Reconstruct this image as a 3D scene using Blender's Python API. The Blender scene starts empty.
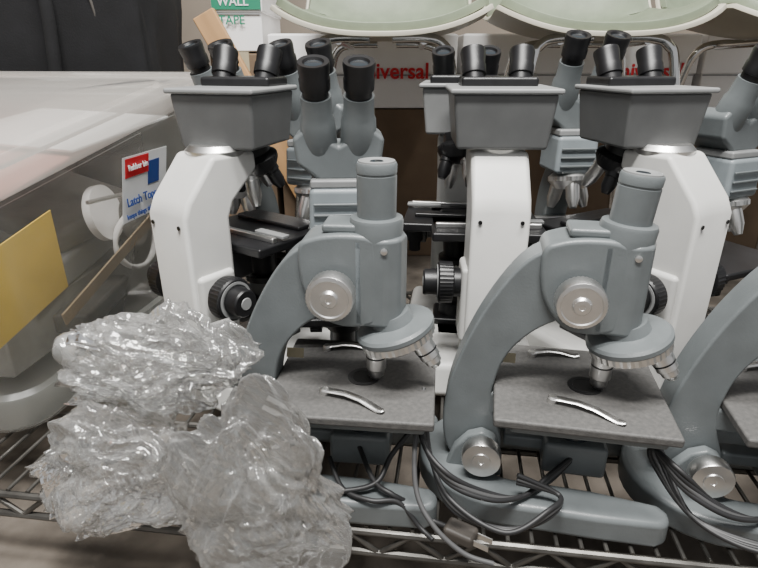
import bpy, bmesh, math, random
from mathutils import Vector, Matrix, noise, Quaternion
random.seed(4)
S=bpy.context.scene
R=math.radians

# ---------------------------------------------------------------- materials
def mat(name,col,rough=.5,metal=0,var=0,vscale=30,bump=0,bscale=200,coat=0,stretch=None,col2=None):
    m=bpy.data.materials.new(name); m.use_nodes=True
    nt=m.node_tree; b=nt.nodes['Principled BSDF']
    b.inputs['Base Color'].default_value=(*col,1); b.inputs['Roughness'].default_value=rough
    b.inputs['Metallic'].default_value=metal
    if coat: b.inputs['Coat Weight'].default_value=coat
    tc=nt.nodes.new('ShaderNodeTexCoord')
    mp=nt.nodes.new('ShaderNodeMapping'); nt.links.new(tc.outputs['Object'],mp.inputs[0])
    if stretch: mp.inputs['Scale'].default_value=stretch
    if var or col2:
        n=nt.nodes.new('ShaderNodeTexNoise'); n.inputs['Scale'].default_value=vscale; n.inputs['Detail'].default_value=6
        nt.links.new(mp.outputs[0],n.inputs['Vector'])
        r=nt.nodes.new('ShaderNodeValToRGB')
        a=[c*(1-var) for c in col]; c2=[min(1,c*(1+var)) for c in col] if not col2 else col2
        r.color_ramp.elements[0].position=.35; r.color_ramp.elements[1].position=.68
        r.color_ramp.elements[0].color=(*a,1); r.color_ramp.elements[1].color=(*c2,1)
        nt.links.new(n.outputs[0],r.inputs[0]); nt.links.new(r.outputs[0],b.inputs['Base Color'])
    if bump:
        n=nt.nodes.new('ShaderNodeTexNoise'); n.inputs['Scale'].default_value=bscale; n.inputs['Detail'].default_value=4
        nt.links.new(mp.outputs[0],n.inputs['Vector'])
        bp=nt.nodes.new('ShaderNodeBump'); bp.inputs['Strength'].default_value=bump; bp.inputs['Distance'].default_value=.002
        nt.links.new(n.outputs[0],bp.inputs['Height']); nt.links.new(bp.outputs[0],b.inputs['Normal'])
    return m
M={}
M['enamel']=mat('grey_enamel',(.135,.150,.154),.40,0,.12,25,.08,500,.05)
M['enamel2']=mat('grey_enamel_light',(.22,.25,.265),.42,0,.08,25,.05,500,.05)
M['white']=mat('white_enamel',(.64,.635,.61),.40,0,.05,20,.04,400)
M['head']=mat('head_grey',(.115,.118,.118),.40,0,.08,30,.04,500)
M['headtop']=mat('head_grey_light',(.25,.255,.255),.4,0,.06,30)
M['rubber']=mat('black_rubber',(.006,.006,.007),.40,0,.2,60)
M['black']=mat('black_anodised',(.009,.009,.010),.38,0,.3,40,.05,300)
M['steel']=mat('machined_steel',(.82,.81,.79),.32,1,.06,60)
M['chrome']=mat('chrome',(.75,.75,.74),.14,1)
M['stage']=mat('dusty_stage',(.085,.083,.080),.6,0,.08,220,.2,700,0,None,(.112,.108,.103))
M['hole']=mat('hole_shade',(.003,.003,.003),.6)
M['glass']=mat('lens_glass',(.02,.025,.03),.05,0)
M['cord']=mat('dark_cord',(.018,.018,.019),.5)
M['cordl']=mat('grey_cord',(.065,.065,.066),.5)
M['plug']=mat('plug_plastic',(.06,.052,.045),.5)
M['wire']=mat('shelf_wire',(.13,.125,.115),.38,.75,.25,40)
M['concrete']=mat('concrete',(.08,.066,.052),.85,0,.3,9,.5,60,0,None,(.20,.17,.14))
M['wall']=mat('wall_paint',(.24,.20,.16),.8,0,.15,3)
M['card']=mat('cardboard',(.16,.11,.07),.8,0,.12,12,.1,200)
M['carton']=mat('carton_white',(.88,.87,.86),.55,0,.03,10)
M['red']=mat('red_ink',(.65,.012,.022),.5)
M['blue']=mat('blue_ink',(.02,.06,.25),.5)
M['green']=mat('green_ink',(.01,.20,.11),.5)
M['wood']=mat('pine_wood',(.50,.29,.13),.6,0,.2,20,.1,100,0,(1,1,.1))
M['fabric']=mat('black_fabric',(.004,.004,.005),.95,0,.3,20,.4,300)
M['shell']=mat('cream_shell',(.54,.51,.42),.4,0,.05,10)
M['pad']=mat('sage_vinyl',(.19,.225,.155),.45,0,.08,30,.15,500)
M['yellow']=mat('yellow_paper',(.95,.68,.09),.7,0,.05,30)
M['paper']=mat('white_paper',(.75,.76,.76),.7,0,.05,30)
M['ruler']=mat('ruler_wood',(.42,.32,.20),.6,0,.1,30)
M['tag']=mat('tan_tag',(.38,.33,.22),.6)
M['pinkp']=mat('pink_folder',(.50,.22,.18),.6,0,.05,30)
M['dark']=mat('dark_tools',(.05,.045,.04),.6,0,.3,20)
M['mid']=mat('grey_tools',(.16,.155,.14),.6,0,.3,20)

def plastic(name,col,alpha,amax,rough,bump,bscale,streak=0,spec=.9):
    """thin clear plastic sheet: mostly straight-through, a little milky haze, strong sheen"""
    m=bpy.data.materials.new(name); m.use_nodes=True; nt=m.node_tree
    for n in list(nt.nodes): nt.nodes.remove(n)
    L=nt.links.new
    out=nt.nodes.new('ShaderNodeOutputMaterial'); mx=nt.nodes.new('ShaderNodeMixShader')
    tr=nt.nodes.new('ShaderNodeBsdfTransparent'); tr.inputs[0].default_value=(.98,.98,.97,1)
    di=nt.nodes.new('ShaderNodeBsdfDiffuse'); di.inputs['Color'].default_value=(*col,1)
    tl=nt.nodes.new('ShaderNodeBsdfTranslucent'); tl.inputs['Color'].default_value=(*col,1)
    dm=nt.nodes.new('ShaderNodeMixShader'); dm.inputs[0].default_value=.4; L(di.outputs[0],dm.inputs[1]); L(tl.outputs[0],dm.inputs[2])
    gl=nt.nodes.new('ShaderNodeBsdfGlossy'); gl.inputs['Roughness'].default_value=rough; gl.inputs['Color'].default_value=(1,1,1,1)
    tc=nt.nodes.new('ShaderNodeTexCoord')
    n=nt.nodes.new('ShaderNodeTexNoise'); n.inputs['Scale'].default_value=bscale; n.inputs['Detail'].default_value=4
    L(tc.outputs['Object'],n.inputs['Vector'])
    bp=nt.nodes.new('ShaderNodeBump'); bp.inputs['Strength'].default_value=bump; bp.inputs['Distance'].default_value=.004
    L(n.outputs[0],bp.inputs['Height']); last=bp
    if streak:
        mp=nt.nodes.new('ShaderNodeMapping'); mp.inputs['Rotation'].default_value=(.2,.7,.3); L(tc.outputs['Object'],mp.inputs[0])
        wv=nt.nodes.new('ShaderNodeTexWave'); wv.inputs['Scale'].default_value=38; wv.inputs['Distortion'].default_value=7; wv.inputs['Detail'].default_value=2; wv.inputs['Detail Scale'].default_value=.25
        L(mp.outputs[0],wv.inputs[0])
        b2=nt.nodes.new('ShaderNodeBump'); b2.inputs['Strength'].default_value=.35; b2.inputs['Distance'].default_value=.002
        L(wv.outputs[1],b2.inputs['Height']); L(bp.outputs[0],b2.inputs['Normal']); last=b2
    L(last.outputs[0],gl.inputs['Normal'])
    lw=nt.nodes.new('ShaderNodeLayerWeight'); lw.inputs[0].default_value=.35
    mr=nt.nodes.new('ShaderNodeMapRange'); mr.inputs['To Min'].default_value=alpha; mr.inputs['To Max'].default_value=amax
    L(lw.outputs['Facing'],mr.inputs[0])
    L(mr.outputs[0],mx.inputs[0]); L(tr.outputs[0],mx.inputs[1]); L(dm.outputs[0],mx.inputs[2])
    fr=nt.nodes.new('ShaderNodeFresnel'); fr.inputs['IOR'].default_value=1.5+spec; L(last.outputs[0],fr.inputs['Normal'])
    m2=nt.nodes.new('ShaderNodeMixShader'); L(fr.outputs[0],m2.inputs[0]); L(mx.outputs[0],m2.inputs[1]); L(gl.outputs[0],m2.inputs[2])
    L(m2.outputs[0],out.inputs[0]); return m
M['tote']=plastic('clear_bin_plastic',(.58,.60,.56),.15,.36,.28,.1,30,0,0)
M['lid']=plastic('frosted_lid_plastic',(.66,.62,.57),.46,.72,.30,.1,30,0,.05)
M['film']=plastic('stretch_film',(.90,.90,.88),.09,.48,.12,.25,30,1,.28)

# ---------------------------------------------------------------- helpers
def link(ob,parent=None):
    S.collection.objects.link(ob)
    if parent: ob.parent=parent
    return ob
def group(name,loc=(0,0,0),rz=0,sc=1):
    e=bpy.data.objects.new(name,None); e.empty_display_size=.03
    e.location=loc; e.rotation_euler=(0,0,R(rz)); e.scale=(sc,sc,sc); S.collection.objects.link(e); return e
def finish(bm,name,m,parent,ang=32,bevel=0,seg=3,smooth=True):
    bmesh.ops.recalc_face_normals(bm,faces=bm.faces)
    me=bpy.data.meshes.new(name); bm.to_mesh(me); bm.free()
    if smooth:
        for p in me.polygons: p.use_smooth=True
        me.set_sharp_from_angle(angle=R(ang))
    me.materials.append(m if not isinstance(m,str) else M[m])
    ob=bpy.data.objects.new(name,me); link(ob,parent)
    if bevel:
        b=ob.modifiers.new('bevel','BEVEL'); b.width=bevel; b.segments=seg; b.limit_method='ANGLE'; b.angle_limit=R(32); b.harden_normals=True
    return ob
def lathe(parent,name,o,d,prof,m,seg=40,knurl=0,ang=32):
    q=Vector((0,0,1)).rotation_difference(Vector(d).normalized()); o=Vector(o)
    bm=bmesh.new(); rings=[]; rmax=max(r for h,r in prof)
    if knurl: seg=72
    for h,r in prof:
        if r<1e-6: rings.append([bm.verts.new(o+q@Vector((0,0,h)))]); continue
        ring=[]
        for i in range(seg):
            a=2*math.pi*i/seg; rr=r
            if knurl and i%2 and r>rmax*.97: rr=r*(1-knurl)
            ring.append(bm.verts.new(o+q@Vector((rr*math.cos(a),rr*math.sin(a),h))))
        rings.append(ring)
    for A,B in zip(rings,rings[1:]):
        if len(A)==1 and len(B)==1: continue
        for i in range(seg):
            j=(i+1)%seg
            if len(A)==1: bm.faces.new((A[0],B[i],B[j]))
            elif len(B)==1: bm.faces.new((A[i],A[j],B[0]))
            else: bm.faces.new((A[i],A[j],B[j],B[i]))
    for g in (rings[0],rings[-1]):
        if len(g)>1: bm.faces.new(g)
    return finish(bm,name,m,parent,ang)
def box(parent,name,c,s,m,bevel=.002,rot=(0,0,0),top=(1,1),tshift=(0,0)):
    bm=bmesh.new(); v=[]
    for z in (-.5,.5):
        for x,y in ((-.5,-.5),(.5,-.5),(.5,.5),(-.5,.5)):
            k=top if z>0 else (1,1); t=tshift if z>0 else (0,0)
            v.append(bm.verts.new((x*s[0]*k[0]+t[0],y*s[1]*k[1]+t[1],z*s[2])))
    for f in ((0,3,2,1),(4,5,6,7),(0,1,5,4),(1,2,6,5),(2,3,7,6),(3,0,4,7)): bm.faces.new([v[i] for i in f])
    ob=finish(bm,name,m,parent,32,bevel)
    ob.location=c; ob.rotation_euler=rot; return ob
def catmull(pts,n=6,closed=False):
    P=[Vector(p) for p in pts]; out=[]; N=len(P)
    rng=range(N) if closed else range(N-1)
    for i in rng:
        if closed: a,b,c,d=P[i-1],P[i],P[(i+1)%N],P[(i+2)%N]
        else: a,b,c,d=P[max(i-1,0)],P[i],P[i+1],P[min(i+2,N-1)]
        for k in range(n):
            t=k/n
            out.append(.5*((2*b)+(-a+c)*t+(2*a-5*b+4*c-d)*t*t+(-a+3*b-3*c+d)*t**3))
    if not closed: out.append(P[-1])
    return out
def prism(parent,name,pts,axis,lo,hi,m,bevel=.004,seg=3):
    bm=bmesh.new()
    def V(p,t):
        if axis=='y': return (p[0],t,p[1])
        if axis=='x': return (t,p[0],p[1])
        return (p[0],p[1],t)
    A=[bm.verts.new(V(p,lo)) for p in pts]; B=[bm.verts.new(V(p,hi)) for p in pts]
    n=len(pts); bm.faces.new(A); bm.faces.new(B[::-1])
    for i in range(n): bm.faces.new((A[i],A[(i+1)%n],B[(i+1)%n],B[i]))
    return finish(bm,name,m,parent,32,bevel,seg)
def tube(parent,name,pts,r,m,n=8,smooth=True,cyc=False):
    cu=bpy.data.curves.new(name,'CURVE'); cu.dimensions='3D'; cu.bevel_depth=r; cu.bevel_resolution=3; cu.use_fill_caps=True
    P=catmull(pts,n,cyc) if smooth else [Vector(p) for p in pts]
    sp=cu.splines.new('POLY'); sp.points.add(len(P)-1); sp.use_cyclic_u=cyc
    for q,p in zip(sp.points,P): q.co=(*p,1)
    cu.materials.append(M[m]); ob=bpy.data.objects.new(name,cu); return link(ob,parent)
def text(parent,name,s,loc,rot,size,m,bold=.012):
    cu=bpy.data.curves.new(name,'FONT'); cu.body=s; cu.size=size; cu.extrude=.0004; cu.offset=size*bold; cu.materials.append(M[m])
    ob=bpy.data.objects.new(name,cu); ob.location=loc; ob.rotation_euler=rot; return link(ob,parent)

# ---------------------------------------------------------------- monocular microscope
def monocular(loc,rz,dh=0,lean=0):
    g=group('monocular_microscope',loc,rz)
    o=[]
    cx=-.085
    o+= [(.060,-.050),(.067,-.060),(.065,-.073),(.054,-.079)]
    o+= [(.0,-.080),(-.045,-.079)]
    for i in range(0,19):
        a=R(-90-10*i); o.append((cx+.088*math.cos(a),.079*math.sin(a)))
    o+= [(-.045,.079),(.0,.080),(.054,.079),(.065,.073),(.067,.060),(.060,.050)]
    o+= [(.0,.042),(-.05,.040)]
    for i in range(0,13):
        a=R(90+15*i); o.append((-.075+.035*math.cos(a),.040*math.sin(a)))
    o+= [(-.05,-.040),(.0,-.042)]
    prism(g,'horseshoe_foot',o,'z',0,.029,'enamel',.009,5)
    for s,nm in ((-1,'pillar'),(1,'pillar_rear')):
        lo,hi=sorted((s*.019,s*.031))
        prism(g,nm,[(-.145,.02),(-.085,.02),(-.088,.05),(-.095,.066),(-.108,.072),(-.122,.066),(-.135,.05)],'y',lo,hi,'enamel',.003)
    outer=[(-.035,.274),(-.058,.266),(-.085,.247),(-.113,.203),(-.135,.15),(-.147,.10),(-.147,.055),(-.135,.028),(-.112,.020)]
    inner=[(-.090,.034),(-.088,.055),(-.098,.085),(-.101,.112),(-.092,.15),(-.072,.178),(-.045,.196),(-.02,.200)]
    pts=catmull(outer,5)+catmull(inner,5)
    prism(g,'curved_arm',[(p.x,p.y) for p in pts],'y',-.0175,.0175,'enamel',.006,4)
    hp=catmull([(-.068,.262),(-.055,.272),(-.03,.276),(-.004,.274),(.004,.262),(.004,.2),(-.004,.188),(-.03,.186),(-.05,.196),(-.066,.225)],5,True)
    prism(g,'limb_head',[(p.x,p.y) for p in hp],'y',-.024,.024,'enamel',.005)
    box(g,'top_cap',(-.022,0,.279),(.05,.034,.008),'enamel',.003)
    cp=[(-.014,-.022),(.012,-.025),(.024,-.018),(.029,0),(.024,.018),(.012,.025),(-.014,.022)]
    prism(g,'tube_carrier',cp,'z',.186,.272,'enamel',.004)
    box(g,'rack_slide',(-.0135,-.0215,.23),(.007,.005,.082),'enamel2',.0015)
    T=Vector((.001,0,.25)); D=Vector((lean,0,1)).normalized()
    lathe(g,'tube_collar',T,D,[(.012,.0235),(.034,.0245),(.037,.0235),(.038,.0185)],'enamel')
    z=.079-dh
    lathe(g,'body_tube',T,D,[(0,.0175),(z,.0180),(z+.0003,.0173),(z+.002,.0173),(z+.0023,.0180),(z+.009,.0182),(z+.011,.0172),(z+.0112,.012)],'enamel')
    lathe(g,'eyepiece_rim',T,D,[(z+.0105,.0165),(z+.0125,.0162),(z+.013,.013),(z+.0118,.011),(z+.0115,0)],'headtop')
    lathe(g,'eyepiece_lens',T,D,[(z+.0115,.0065),(z+.0122,.0055),(z+.0124,0)],'glass')
    for x,zz in ((.010,.262),(-.046,.206)):
        lathe(g,'screw',(x,-.0245,zz),(0,-1,0),[(0,.003),(.0015,.003),(.002,.0018),(.002,0)],'steel',16)
    c=Vector((.020,-.004,.176)); t=R(17); n=Vector((-math.sin(t),-.06,math.cos(t))).normalized()
    lathe(g,'nosepiece_neck',c+n*.004,n,[(0,.022),(.016,.018)],'enamel')
    lathe(g,'nosepiece_plate',c,n,[(-.001,.030),(-.001,.037),(.001,.0385),(.005,.0385),(.0075,.036),(.010,.024),(.011,0)],'enamel',48)
    lathe(g,'nosepiece_turret',c,n,[(-.014,0),(-.014,.018),(-.011,.032),(-.008,.0370),(-.001,.0370),(-.001,0)],'steel',48,.03)
    def objective(nm,az,L,capm='steel'):
        e1=Vector((math.cos(t),0,math.sin(t))); e2=n.cross(e1)
        rad=e1*math.cos(az)+e2*math.sin(az)
        p=c+rad*.0225-n*.008
        d=(-n+rad*.32).normalized()
        lathe(g,nm,p,d,[(0,.0130),(.006,.0130),(.0065,.0108),(.014,.0108),(.0145,.0100),(L*.66,.0100),(L*.70,.0085),(L*.86,.0078),(L*.90,.0062),(L,.0045),(L,0)],capm,28)
        lathe(g,nm+'_band',p,d,[(.0150,.0103),(.0165,.0103)],'black',28)
    objective('objective_1',math.pi,.044)
    objective('objective_2',R(-25),.034)
    objective('objective_3',R(75),.028)
    for s in (-1,1):
        o=(-.035,s*.022,.226)
        lathe(g,'focus_shank',o,(0,s,0),[(0,.014),(.004,.014),(.004,.010),(.016,.010)],'enamel')
        lathe(g,'focus_knob',o,(0,s,0),[(.012,.010),(.013,.0200),(.0145,.0215),(.029,.0215),(.0305,.0205),(.031,.0175),(.0302,.0165),(.0302,.0085),(.0315,.008),(.033,.0065),(.0332,.003),(.0322,.0025),(.0322,0)],'steel',48,.02)
        lathe(g,'tilt_knob',(-.107,s*.030,.054),(0,s,0),[(0,.012),(.006,.012),(.007,.0185),(.009,.0195),(.021,.0195),(.0225,.0185),(.0228,.009),(.024,.0085),(.024,.003),(.0232,.0025),(.0232,0)],'steel',48,.02)
    box(g,'stage_plate',(-.020,0,.1155),(.160,.150,.009),'stage',.0025)
    box(g,'stage_under',(-.016,0,.1065),(.135,.135,.010),'enamel',.003)
    box(g,'stage_bracket',(-.072,0,.098),(.07,.034,.026),'enamel',.004)
    lathe(g,'stage_opening_ring',(-.012,-.002,.120),(0,0,1),[(0,.0165),(.0006,.0165),(.0006,.012),(-.0005,.011)],'black',36)
    lathe(g,'stage_hole_disc',(-.012,-.002,.1201),(0,0,1),[(0,.0115),(.0004,.011),(.0004,0)],'hole',36)  # flat disc, the hole's inner shade painted near-black; plate is not pierced
    def clip(nm,p0,p1):
        p0=Vector(p0);p1=Vector(p1); d=(p1-p0); L=d.length; d.normalize(); s=Vector((-d.y,d.x,0))
        bm=bmesh.new(); rows=[]
        prof=[(-.06,.003,.0035),(0,.0052,.004),(.12,.0046,.0046),(.35,.0042,.0052),(.6,.0042,.0042),(.8,.0046,.0022),(.92,.0046,.0010),(1.0,.0036,.0022),(1.04,.002,.0034)]
        for u,w,z in prof:
            b=p0+d*(L*u)+s*(math.sin(u*math.pi)*.004); rows.append([b-s*w+Vector((0,0,z)),b+s*w+Vector((0,0,z))])
        vs=[[bm.verts.new(v) for v in r] for r in rows]
        for a,b in zip(vs,vs[1:]): bm.faces.new((a[0],a[1],b[1],b[0]))
        ob=finish(bm,nm,'steel',g,60); so=ob.modifiers.new('s','SOLIDIFY'); so.thickness=.0008; so.offset=0
        lathe(g,nm+'_post',p0,(0,0,1),[(0,.0045),(.0048,.0045),(.0062,.0035),(.0065,0)],'steel',20)
    clip('stage_clip_1',(-.046,-.036,.120),(.012,-.062,.120))
    clip('stage_clip_2',(-.060,.050,.120),(-.012,.056,.120))
    lathe(g,'condenser',(-.012,0,.078),(0,0,1),[(0,.014),(.006,.02),(.024,.02)],'black')
    box(g,'lamp_housing',(-.015,.0,.045),(.062,.05,.036),'enamel',.005)
    box(g,'lamp_arm',(-.06,.0,.05),(.05,.02,.014),'enamel',.003)
    lathe(g,'lamp_lens',(-.015,0,.063),(0,0,1),[(0,.017),(.008,.016),(.008,0)],'glass')
    box(g,'inventory_tag',(-.088,.020,.1315),(.018,.001,.010),'tag',0,(R(-25),0,0))
    return g
monocular((.215,.474,0),-11,.010,.085)
monocular((-.003,.492,0),-6,.004,0)
monocular((.426,.445,0),-11)

# ---------------------------------------------------------------- binocular (white arm)
def eyepiece(g,p,d,r=.0145,L=.045,m='rubber'):
    lathe(g,'eyecup',p,d,[(0,r*.86),(L*.28,r*.86),(L*.3,r),(L*.55,r*1.02),(L*.6,r*.96),(L*.92,r*1.05),(L,r*1.0),(L*.99,r*.7),(L*.93,r*.6),(L*.93,0)],m,36)
    lathe(g,'eye_lens',p,d,[(L*.93,r*.58),(L*.955,r*.4),(L*.96,0)],'glass',24)
def binocular(loc,rz,armmat='white',headmat='head',sc=1,lean=.45,headyaw=0,hw=1.0,hoff=0):
    g=group('binocular_microscope',loc,rz,sc)
    box(g,'base',(0,.055,.024),(.150,.21,.048),armmat,.01,top=(.92,.92))
    box(g,'lamp_well',(0,.085,.052),(.06,.06,.012),'black',.004)
    a=[(-.058,.03),(-.060,.255),(-.052,.272),(-.012,.318),(.050,.318),(.052,.296),(.012,.262),(.004,.245),(.004,.03)]
    prism(g,'arm',a,'x',-.034,.034,armmat,.006,4)
    box(g,'arm_side_cover',(0,-.027,.135),(.080,.052,.10),armmat,.006)
    for x,z in ((.024,.245),(-.024,.245),(.024,.06),(-.024,.06)):
        lathe(g,'screw',(x,-.0605,z),(0,-1,0),[(0,.0025),(.0012,.0025),(.0012,0)],'black',12)
    lathe(g,'head_mount',(0,.02,.314),(0,0,1),[(0,.034),(.006,.036),(.012,.030)],'steel')
    Q=Matrix.Rotation(R(headyaw),4,'Z')
    def hp(v): return (Matrix.Translation((0,.02+hoff,0))@Q@Matrix.Translation((0,-.02,0)))@Vector(v)
    ry=(0,0,R(headyaw))
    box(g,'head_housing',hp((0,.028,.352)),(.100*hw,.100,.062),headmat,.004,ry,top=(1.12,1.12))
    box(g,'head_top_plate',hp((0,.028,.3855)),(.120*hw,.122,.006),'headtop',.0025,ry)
    box(g,'head_neck',hp((0,.055,.393)),(.092,.055,.012),'black',.004,ry)
    for s in (-1,1):
        d=Q.to_3x3()@Vector((s*.05,lean,.9)).normalized()
        eyepiece(g,hp((s*.028,.050,.388)),d,.0148,.046)
    n=Vector((0,-.28,.96)).normalized(); c=Vector((0,.075,.298))
    lathe(g,'turret',c,n,[(-.016,0),(-.016,.018),(-.010,.028),(0,.033),(.006,.033),(.012,.025),(.024,.025)],'black',40,.03)
    for i in range(4):
        az=i*math.pi/2+.5; e1=Vector((1,0,0)); e2=n.cross(e1); rad=e1*math.cos(az)+e2*math.sin(az)
        L=.042 if i%2 else .032
        p=c+rad*.019-n*.008; d=(-n+rad*.3).normalized()
        lathe(g,'objective_%d'%(i+1),p,d,[(0,.0105),(.008,.0105),(.009,.009),(L*.7,.009),(L,.005),(L,0)],'steel' if i%2 else 'black',24)
    box(g,'stage',(0,.075,.205),(.15,.135,.012),'black',.003)
    box(g,'stage_slide_holder',(.0,.10,.214),(.12,.02,.006),'black',.002)
    box(g,'stage_rail',(0,.038,.214),(.14,.008,.007),'steel',.002)
    box(g,'stage_vernier',(.05,.052,.216),(.05,.012,.004),'headtop',.001)
    box(g,'stage_bracket',(0,.015,.185),(.05,.05,.05),'black',.004)
    lathe(g,'stage_drive_knob',(.062,.07,.2),(0,0,-1),[(0,.006),(.02,.006),(.02,.012),(.034,.012),(.034,.009),(.05,.009),(.05,0)],'black',24,.04)
    lathe(g,'condenser',(0,.078,.198),(0,0,-1),[(0,.026),(.02,.026),(.022,.02),(.05,.018),(.052,.025),(.06,.025),(.06,0)],'black',36,.02)
    lathe(g,'field_lens',(0,.085,.056),(0,0,1),[(0,.022),(.02,.02),(.022,.016),(.021,0)],'black',36)
    for s in (-1,1):
        o=(s*.040,-.028,.158)
        lathe(g,'coarse_knob',o,(s,0,0),[(0,.018),(.008,.018),(.010,.0260),(.026,.0270),(.028,.0245),(.028,.0175),(.030,.017),(.044,.0165),(.046,.015),(.046,.008),(.044,.007),(.044,0)],'black',60,.05)
        lathe(g,'knob_ring',o,(s,0,0),[(.0282,.0225),(.0290,.0225),(.0290,.0195),(.0282,.0195)],'headtop',48)
        lathe(g,'knob_centre',o,(s,0,0),[(.0458,.0075),(.0466,.0070),(.0466,0)],'headtop',32)
    return g
def inclined(loc,rz,sc=1,bodymat='enamel',tilt=.38,gap=.0235,splay=.03):
    g=group('binocular_microscope',loc,rz,sc)
    prism(g,'foot',[(-.06,-.09),(-.035,-.095),(-.02,-.02),(.02,-.02),(.035,-.095),(.06,-.09),(.07,.05),(.045,.075),(-.045,.075),(-.07,.05)],'z',0,.03,bodymat,.006)
    arm=catmull([(.03,.02),(.05,.07),(.058,.13),(.052,.19),(.03,.235),(0,.26),(-.03,.258),(-.03,.225),(-.005,.205),(.015,.17),(.02,.12),(.012,.07),(-.012,.02)],4,True)
    prism(g,'arm',[(p.x,p.y) for p in arm],'x',-.019,.019,bodymat,.005)
    box(g,'head_block',(-.004,-.012,.262),(.062,.066,.052),'enamel2',.006,top=(.94,.94))
    box(g,'head_band',(-.004,-.012,.292),(.056,.056,.010),'headtop',.003)
    for k in range(3): box(g,'block_rib_%d'%k,(-.004,-.046,.247+.012*k),(.05,.003,.003),'enamel',.001)
    prism(g,'prism_housing',[(-.050,.340),(-.046,.312),(-.022,.294),(.022,.294),(.046,.312),(.050,.340),(.036,.350),(0,.332),(-.036,.350)],'y',-.032,.024,bodymat,.005)
    for s in (-1,1):
        d=Vector((s*splay,-tilt,.9)).normalized(); p=Vector((s*gap,-.006,.312))
        lathe(g,'ocular_tube',p,d,[(0,.020),(.02,.0205),(.052,.0185),(.056,.0165),(.078,.0160)],bodymat,36)
        eyepiece(g,p+d*.074,d,.0158,.040)
    n=Vector((0,.2,.97)).normalized(); c=Vector((0,-.02,.222))
    lathe(g,'turret',c,n,[(-.012,0),(-.012,.02),(0,.031),(.006,.031),(.014,.022),(.02,.022)],'steel',40,.03)
    for i in range(3):
        az=i*2.094+.3; e1=Vector((1,0,0)); e2=n.cross(e1); rad=e1*math.cos(az)+e2*math.sin(az)
        p=c+rad*.018-n*.006; d=(-n+rad*.3).normalized()
        lathe(g,'objective_%d'%(i+1),p,d,[(0,.01),(.02,.0095),(.034,.005),(.034,0)],'steel',24)
    box(g,'stage',(0,-.03,.150),(.135,.125,.010),'black',.003)
    box(g,'stage_rail',(0,.01,.158),(.12,.01,.007),'steel',.002)
    lathe(g,'condenser',(0,-.03,.146),(0,0,-1),[(0,.02),(.03,.02),(.032,.014),(.05,.014),(.05,0)],'black')
    lathe(g,'mirror_lamp',(0,-.03,.03),(0,0,1),[(0,.028),(.02,.028),(.024,.02),(.024,0)],'black')
    for s in (-1,1):
        lathe(g,'coarse_knob',(s*.019,.04,.10),(s,0,0),[(0,.012),(.01,.012),(.011,.024),(.026,.024),(.027,.015),(.036,.015),(.036,0)],'black',48,.04)
    return g
binocular((-.205,.660,0),-36,headyaw=20,hw=.93,hoff=.03)
binocular((.143,.680,0),-3,hw=1.04)
binocular((.350,.665,0),30,headyaw=-18,hw=.95,hoff=.035)
inclined((-.045,.645,0),3,1.0,gap=.0215,splay=.01)
inclined((.300,.905,0),6,1.08)
inclined((.475,.790,0),24,1.03)
inclined((.575,.680,0),10,1.0)
binocular((.125,.870,0),172,'white','headtop')
inclined((-.085,.840,0),-22,1.05)
inclined((-.210,.87,0),-30,1.05)

# ---------------------------------------------------------------- wire shelf
g=group('wire_shelf',(0,.414,0),-7.5)
W=.80; D=.60; rr=.0026
def stick(bm,a,b,r,seg=8):
    a=Vector(a);b=Vector(b);d=b-a; L=d.length
    mt=Matrix.Translation((a+b)/2)@Vector((0,0,1)).rotation_difference(d.normalized()).to_matrix().to_4x4()
    bmesh.ops.create_cone(bm,cap_ends=True,segments=seg,radius1=r,radius2=r,depth=L,matrix=mt)
bm=bmesh.new()
x=-W
while x<=W:
    stick(bm,(x,0,-rr),(x,D,-rr),rr*.8); x+=.0225
finish(bm,'deck_wires','wire',g)
bm=bmesh.new()
for y in (0,.14,.28,.42,D): stick(bm,(-W,y,-3*rr),(W,y,-3*rr),rr*1.5)
for y in (0,D):
    stick(bm,(-W,y,-.034),(W,y,-.034),rr*1.5)
    x=-W; k=0
    while x<W-.02:
        stick(bm,(x,y,-.008 if k%2==0 else -.034),(x+.032,y,-.034 if k%2==0 else -.008),rr*1.1); x+=.032; k+=1
finish(bm,'edge_trusses','wire',g)
for i,(x,y) in enumerate(((-W,0),(W,0),(-W,D),(W,D))):
    lathe(g,'post_%d'%i,(x,y,-.10),(0,0,1),[(0,.014),(.005,.0127),(.098,.0127),(.098,0)],'wire',24)

# ---------------------------------------------------------------- cords
def cord(pts,r=.0026,m='cord',plug=False):
    g=group('power_cord',(0,0,0),0)
    tube(g,'cable',pts,r,m,10)
    if plug:
        e=Vector(pts[-1]); d=(e-Vector(pts[-2])); d.z=0; d.normalize(); s=Vector((-d.y,d.x,0)); yaw=math.atan2(d.y,d.x)
        box(g,'plug_body',e+d*.012,(.030,.020,.013),'plug',.004,(0,0,yaw))
        for k in (-1,1): box(g,'plug_prong',e+d*.033+s*.005*k,(.016,.0012,.006),'steel',0,(0,0,yaw))
    return g
for k in range(3):
    a=.0045*k
    cord([(.20,.46,.05),(.17,.44,.034+a),(.135,.415,.036),(.10,.398+a,.048),(.062,.403,.064+a),(.041,.43,.088),(.039+a*.5,.46,.105+a),(.050,.44,.062),(.066,.398,.038+a),(.11,.376-a*.5,.036),(.15,.384,.040+a),(.168,.41,.042),(.13,.42,.048+a)],.0024,'cordl' if k==1 else 'cord')
cord([(.044,.47,.12),(.034,.43,.09),(.034,.402,.055),(.048,.382,.034),(.074,.368,.016),(.10,.362,.010)],.0024,'cordl')
cord([(-.02,.47,.05),(-.005,.432,.040),(.012,.418,.036),(.030,.420,.022),(.048,.415,.009),(.066,.404,.009)],.0026,'cord',True)
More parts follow.
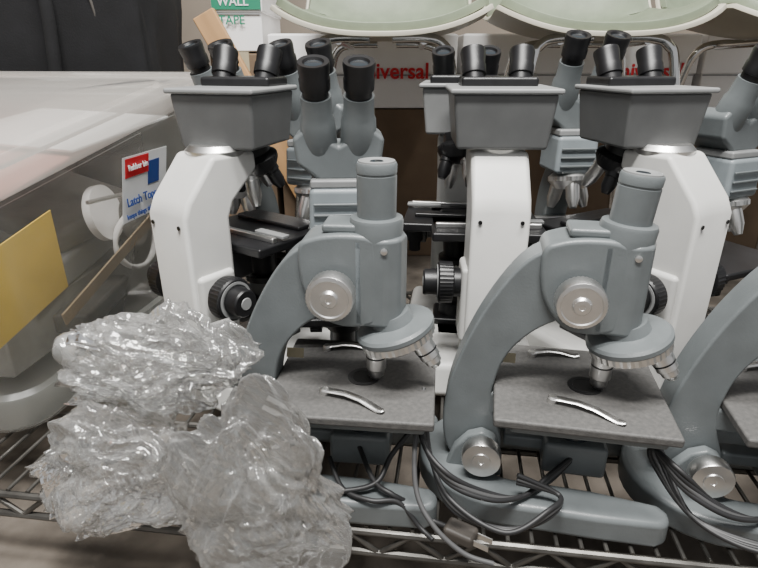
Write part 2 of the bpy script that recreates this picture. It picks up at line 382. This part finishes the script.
cord([(-.09,.435,.035),(-.06,.425,.036),(-.03,.423,.036),(-.002,.43,.040),(.012,.45,.055),(.03,.46,.075)],.0026,'cord')
cord([(-.05,.46,.045),(-.035,.428,.034),(-.008,.412,.034),(.018,.414,.030),(.038,.404,.010),(.05,.392,.006)],.0024,'cord')
for k in range(4):
    a=.0045*k
    cord([(.40,.43,.05),(.37,.41,.034+a),(.34,.385,.038),(.30,.376+a,.052),(.266,.39,.070+a),(.253,.42,.088),(.260+a*.4,.43,.064+a),(.278,.385,.042),(.32,.358-a*.7,.038),(.36,.355,.038+a),(.40,.37,.035)],.0024,'cordl' if k==1 else 'cord')

# ---------------------------------------------------------------- storage bin
g=group('plastic_storage_bin',(-.581,.805,0),-9)
def rrect(w,d,r,n=6):
    P=[]
    for sx,sy,a0 in ((1,1,0),(-1,1,90),(-1,-1,180),(1,-1,270)):
        for i in range(n+1):
            a=R(a0+90*i/n); P.append((sx*(w/2-r)+r*math.cos(a),sy*(d/2-r)+r*math.sin(a)))
    return P
def loft(name,rings,m,cap0=True,cap1=False,lift=0):
    bm=bmesh.new(); RR=[]
    for w,d,r,z in rings:
        RR.append([bm.verts.new((x,y,z+lift*(y/.56+.5)*(1 if z>.1 else 0))) for x,y in rrect(w,d,r)])
    for A,B in zip(RR,RR[1:]):
        n=len(A)
        for i in range(n): bm.faces.new((A[i],A[(i+1)%n],B[(i+1)%n],B[i]))
    if cap0: bm.faces.new(RR[0])
    if cap1: bm.faces.new(RR[-1])
    return finish(bm,name,m,g,40)
LF=.085
loft('bin_body',[(.40,.44,.04,.001),(.42,.46,.045,.010),(.425,.465,.045,.05),(.415,.455,.045,.055),(.49,.535,.04,.275),(.50,.548,.04,.277),(.505,.552,.04,.292)],'tote',lift=LF)
loft('bin_base_rim',[(.405,.445,.04,.0005),(.424,.464,.045,.008),(.428,.468,.045,.046),(.424,.464,.045,.050)],'tote',cap0=False)
loft('bin_lid',[(.512,.56,.045,.285),(.520,.568,.045,.287),(.520,.568,.045,.306),(.512,.560,.045,.312),(.49,.54,.04,.312),(.482,.532,.04,.306),(.40,.45,.04,.306),(.39,.44,.04,.311),(.2,.22,.03,.314)],'lid',cap0=False,cap1=True,lift=LF)
def wallx(z): return .2075+(z-.055)*(.0375/.22)
th=math.atan(.0375/.22)
for nm,yy,zz,w,h,m,off in (('label_white',.035,.240,.115,.092,'paper',.0035),('label_red_panel',.012,.270,.058,.026,'red',.0043),('label_blue_panel',.055,.255,.030,.034,'blue',.0043)):
    box(g,nm,(wallx(zz)+off,yy,zz+.012),(.0006,w,h),m,0,(0,th,0))
text(g,'label_text_1','Rubber bin',(wallx(.275)+.0062,-.014,.279),(R(90),0,R(90)),.011,'paper')
text(g,'label_text_2','Latch Topper',(wallx(.235)+.0052,-.018,.230),(R(90),0,R(90)),.017,'blue')
text(g,'label_text_3','keeps things tidy',(wallx(.22)+.0045,-.018,.212),(R(90),0,R(90)),.010,'blue')
# contents
box(g,'yellow_paper',(.190,-.165,.178),(.0012,.14,.115),'yellow',0,(R(12),R(9),R(2)))
box(g,'wood_ruler',(.198,.00,.145),(.003,.25,.020),'ruler',.001,(R(20),R(9),0))
box(g,'paper_stack',(-.05,.03,.055),(.30,.34,.08),'mid',.004,(0,0,R(3)))
box(g,'paper_folder',(-.02,.04,.125),(.24,.28,.05),'headtop',.01,(R(5),R(3),R(8)))
box(g,'grey_folder',(.02,.12,.19),(.20,.18,.04),'mid',.01,(R(8),R(12),R(-10)))
box(g,'pink_folder',(-.02,-.02,.285),(.36,.30,.006),'pinkp',.002,(R(8),R(-2),R(6)))
box(g,'loose_papers',(.05,.12,.318),(.28,.20,.004),'paper',.001,(R(8),R(1),R(-12)))
for k in range(3):
    lathe(g,'tape_reel_%d'%k,(.150,.05+.065*k,.20-.03*(k%2)),(1,.1,.2),[(0,.02),(0,.042),(.012,.042),(.012,.02)],'carton' if k!=1 else 'mid',40)
lathe(g,'steel_rod',(.185,-.02,.235),(.12,.95,-.05),[(0,.003),(.14,.003),(.14,.007),(.155,.007)],'steel',16)
tube(g,'hose_coil',[(.180+.004*math.sin(i*.9),.09+.055*math.cos(i*.5),.15+.045*math.sin(i*.5)) for i in range(28)],.0035,'carton',4)
box(g,'dark_tool',(.15,.0,.075),(.05,.16,.03),'dark',.006,(0,0,R(12)))

# ---------------------------------------------------------------- crumpled film
def film(loc,scale,rot,seed,lumps,fold):
    """crumpled stretch-film: closed pleated skin, long folds running along direction `fold`"""
    g=group('plastic_wrap',loc,0)
    off=Vector((seed*7.3,seed*3.1,seed*5.7)); Rm=Matrix.Rotation(R(rot),3,'Y')
    F=Vector(fold).normalized(); A=F.orthogonal().normalized(); B=F.cross(A)
    def aniso(p,k): return F*(p.dot(F)*k)+A*p.dot(A)+B*p.dot(B)
    def ridge(p,f): return 1-min(1,abs(noise.noise(p*f))*2.6)
    bm=bmesh.new(); bmesh.ops.create_icosphere(bm,subdivisions=7,radius=1)
    for v in bm.verts:
        n=v.co.normalized()
        w=noise.noise_vector(n*1.3+off)*.8
        p=aniso(n+w,.42)+off
        r=1+.34*noise.noise(n*1.5+off)
        for d,a,pw in lumps:
            dd=max(0,n.dot(Vector(d).normalized())); r+=a*dd**pw
        c=.24*ridge(p,1.5)+.12*ridge(p+Vector((3,1,2)),3.1)+.045*ridge(p+Vector((5,6,1)),6.3)+.012*ridge(p+Vector((1,8,3)),13)
        r+=c-.20
        t=noise.noise_vector(p*2.5)*.10
        q=Rm@(n*r+t)
        co=Vector((q.x*scale[0],q.y*scale[1],q.z*scale[2]))
        if co.z+loc[2]<.004: co.z=.004-loc[2]+(co.z+loc[2]-.004)*.15 if loc[1]+co.y<.40 else .004-loc[2]
        v.co=co
    finish(bm,'film_bundle',M['film'],g,180)
    bm=bmesh.new(); N=110; G=[]
    for i in range(N):
        row=[]
        for j in range(N):
            u=i/(N-1)-.5; w=j/(N-1)-.5; q=Vector((u*1.0,w*3.0,seed))
            q=q+noise.noise_vector(q*.8)*.7
            c=sum(abs(noise.noise(q*ff+off))*aa for ff,aa in ((1.3,.70),(2.9,.34),(6.1,.13),(12,.05)))
            co=Vector((u*1.8+.34*noise.noise(q*1.0+off),-.30-.62*c,w*1.45+.34*noise.noise(q*1.0-off)))
            co=Matrix.Rotation(R(rot),3,'Y')@co
            row.append(bm.verts.new((co.x*scale[0],co.y*scale[1],co.z*scale[2])))
        G.append(row)
    for i in range(N-1):
        for j in range(N-1): bm.faces.new((G[i][j],G[i+1][j],G[i+1][j+1],G[i][j+1]))
    finish(bm,'film_flap',M['film'],g,180)
    return g
film((-.242,.425,.058),(.070,.045,.060),-25,1,[((-.6,0,-.9),.3,4),((.7,0,.7),.2,4)],(1,0,.5))
film((-.102,.374,.072),(.058,.034,.080),-18,2,[((-.7,0,.3),.2,5),((.5,0,.8),.25,6),((.3,0,-1),.2,3)],(.3,0,1))
film((-.208,.455,.158),(.074,.038,.048),8,3,[((1,0,-.1),.05,4),((-1,0,-.2),.15,4),((0,0,1),.15,3)],(1,.2,.2))

# ---------------------------------------------------------------- chairs
def chair(loc,rz):
    g=group('shell_chair',loc,rz)
    def surf(name,k,dz,th,m,y0):
        bm=bmesh.new(); N=28; K=34; G=[]
        for j in range(K+1):
            v=j/K; row=[]
            for i in range(N+1):
                u=(i/N*2-1)
                if v<.55:
                    t=v/.55; y=y0+(.40-y0)*t; z=.0-.02*math.sin(t*math.pi)-.018*(1-t)**6
                else:
                    t=(v-.55)/.45; a=t*R(80); y=.40+.07*math.sin(min(a*1.3,R(90)))+.05*t; z=.30*t**1.3
                hw=.190*k*(1-.05*v)
                cor=(abs(u)**4)*.06*max(0,1-v*4)
                row.append(bm.verts.new((u*hw,y+cor-(abs(u)**2.5)*.03*(v>.55),z+dz+.045*abs(u)**2.6*(1-.4*v))))
            G.append(row)
        for j in range(K):
            for i in range(N): bm.faces.new((G[j][i],G[j][i+1],G[j+1][i+1],G[j+1][i]))
        ob=finish(bm,name,m,g,70); s=ob.modifiers.new('s','SOLIDIFY'); s.thickness=th; s.offset=0
        b=ob.modifiers.new('b','BEVEL'); b.width=th*.4; b.segments=3; b.limit_method='ANGLE'; b.angle_limit=R(50)
    surf('shell',1,.474,.008,'shell',0)
    surf('seat_pad',.95,.485,.014,'pad',.012)
    for s in (-1,1):
        tube(g,'front_leg',[(s*.02,.07,.452),(s*.08,.07,.452),(s*.11,.068,.440),(s*.125,.062,.40),(s*.15,.045,.2),(s*.175,.02,-.10)],.0085,'chrome',6)
        tube(g,'rear_leg',[(s*.02,.32,.448),(s*.08,.32,.446),(s*.11,.325,.43),(s*.125,.335,.38),(s*.15,.36,.2),(s*.175,.39,-.10)],.0085,'chrome',6)
        tube(g,'side_rail',[(s*.075,.07,.448),(s*.075,.32,.442)],.007,'chrome',2)
    return g
chair((.000,1.0,0),-3); chair((.390,1.0,0),-4); chair((.785,.98,0),-2)

# ---------------------------------------------------------------- cartons
def carton(x0,x1,y,z0,z1,txt=None,tx=0,tz=0,ts=.05,m='carton',name='paper_carton',d=.28):
    g=group(name,((x0+x1)/2,y,0),0); w=x1-x0; h=z1-z0
    box(g,'body',(0,d/2,z0+h/2),(w,d,h),m,.004)
    if m=='carton':
        box(g,'lid_skirt',(0,d/2,z1-h*.27),(w+.008,d+.008,h*.52),m,.004)
        box(g,'lid_gap',(0,-.0035,z1-h*.545),(w,.002,.003),'headtop',0)
    else:
        box(g,'packing_tape',(0,d/2-.001,z1-.02),(.05,d+.003,.045),'tag',.001)
        box(g,'flap_seam',(0,d/2,z1+.001),(w,.003,.002),'headtop',0)
    if txt: text(g,'print',txt,(tx-(x0+x1)/2,-.0065,tz),(R(90),0,0),ts,'red',.02)
    return g
carton(-.27,.19,1.50,.300,.475,'universal',-.060,.372,.052)
carton(.21,.79,1.50,.300,.475,'universal',.575,.372,.052)
carton(.81,1.30,1.50,.300,.475,'universal',.95,.372,.052)
for x0,x1 in ((-.26,.19),(.215,.78),(.805,1.32)): carton(x0,x1,1.50,-.10,.297,m='card',name='cardboard_box')
carton(-.42,-.275,1.50,-.10,.43,m='card',name='cardboard_box')
g=carton(-.40,-.285,1.50,.434,.62,m='carton',name='filter_carton')
box(g,'green_band',(0,-.006,.545),(.118,.003,.035),'green',0)
text(g,'print_1','WALL',(-.045,-.009,.536),(R(90),0,0),.028,'paper')
text(g,'print_2','TAPE',(-.045,-.009,.495),(R(90),0,0),.028,'green')
g=group('wooden_plank',(-.37,1.462,0),0)
box(g,'board',(.115,0,.205),(.055,.020,.70),'wood',.003,(0,R(-27),0))

# ---------------------------------------------------------------- backpack
g=group('black_backpack',(-.765,1.30,-.10),0)
bm=bmesh.new(); bmesh.ops.create_icosphere(bm,subdivisions=5,radius=1)
for v in bm.verts:
    p=v.co.copy(); q=Vector([math.copysign(abs(c)**.45,c) for c in p]); q*=1/max(.8,max(abs(q.x),abs(q.y),abs(q.z)))
    nn=noise.noise(p*2.2)*.07+noise.noise(p*6)*.025
    q*=1+nn; v.co=(q.x*.31,q.y*.115,.42+q.z*.42)
finish(bm,'bag_body','fabric',g,80)
tube(g,'shoulder_strap_1',[(-.12,-.11,.72),(-.14,-.13,.6),(-.13,-.135,.4),(-.12,-.12,.15)],.012,'fabric')
tube(g,'shoulder_strap_2',[(.12,-.11,.72),(.14,-.13,.6),(.13,-.135,.4),(.12,-.12,.15)],.012,'fabric')
tube(g,'carry_handle',[(-.05,-.02,.83),(-.04,-.02,.88),(.04,-.02,.88),(.05,-.02,.83)],.010,'fabric')
tube(g,'zip',[(-.22,-.10,.5),(-.2,-.12,.66),(0,-.125,.72),(.2,-.12,.66),(.22,-.10,.5)],.003,'dark')

# ---------------------------------------------------------------- room
def slab(name,c,s,m): return box(None,name,c,s,m,0)
slab('floor',(0,1.0,-.11),(6,5,.02),'concrete')
slab('wall_back',(0,2.3,1.1),(6,.05,2.45),'wall')
slab('wall_left',(-2.2,1.0,1.1),(.05,2.6,2.45),'wall')

# ---------------------------------------------------------------- light
def area(name,loc,rot,sx,sy,e,col=(1,.985,.955)):
    l=bpy.data.lights.new(name,'AREA'); l.shape='RECTANGLE'; l.size=sx; l.size_y=sy; l.energy=e; l.color=col
    o=bpy.data.objects.new(name,l); o.location=loc; o.rotation_euler=[R(a) for a in rot]; S.collection.objects.link(o)
area('carton_fill_light',(-.1,-.15,2.0),(10,0,0),1.0,.25,72)
area('carton_fill_light',(.3,.35,2.2),(34,0,0),1.2,.25,66)  # added fill lamp, tilted back to brighten the carton fronts
w=bpy.data.worlds.new('World'); S.world=w; w.use_nodes=True
w.node_tree.nodes['Background'].inputs[0].default_value=(.97,.98,1,1); w.node_tree.nodes['Background'].inputs[1].default_value=.46

cam=bpy.data.cameras.new('camera'); co=bpy.data.objects.new('camera',cam); S.collection.objects.link(co)
co.location=(0,0,.42); co.rotation_euler=(R(68),0,0); cam.sensor_width=36; cam.lens=560/758*36; cam.clip_start=.01
S.camera=co
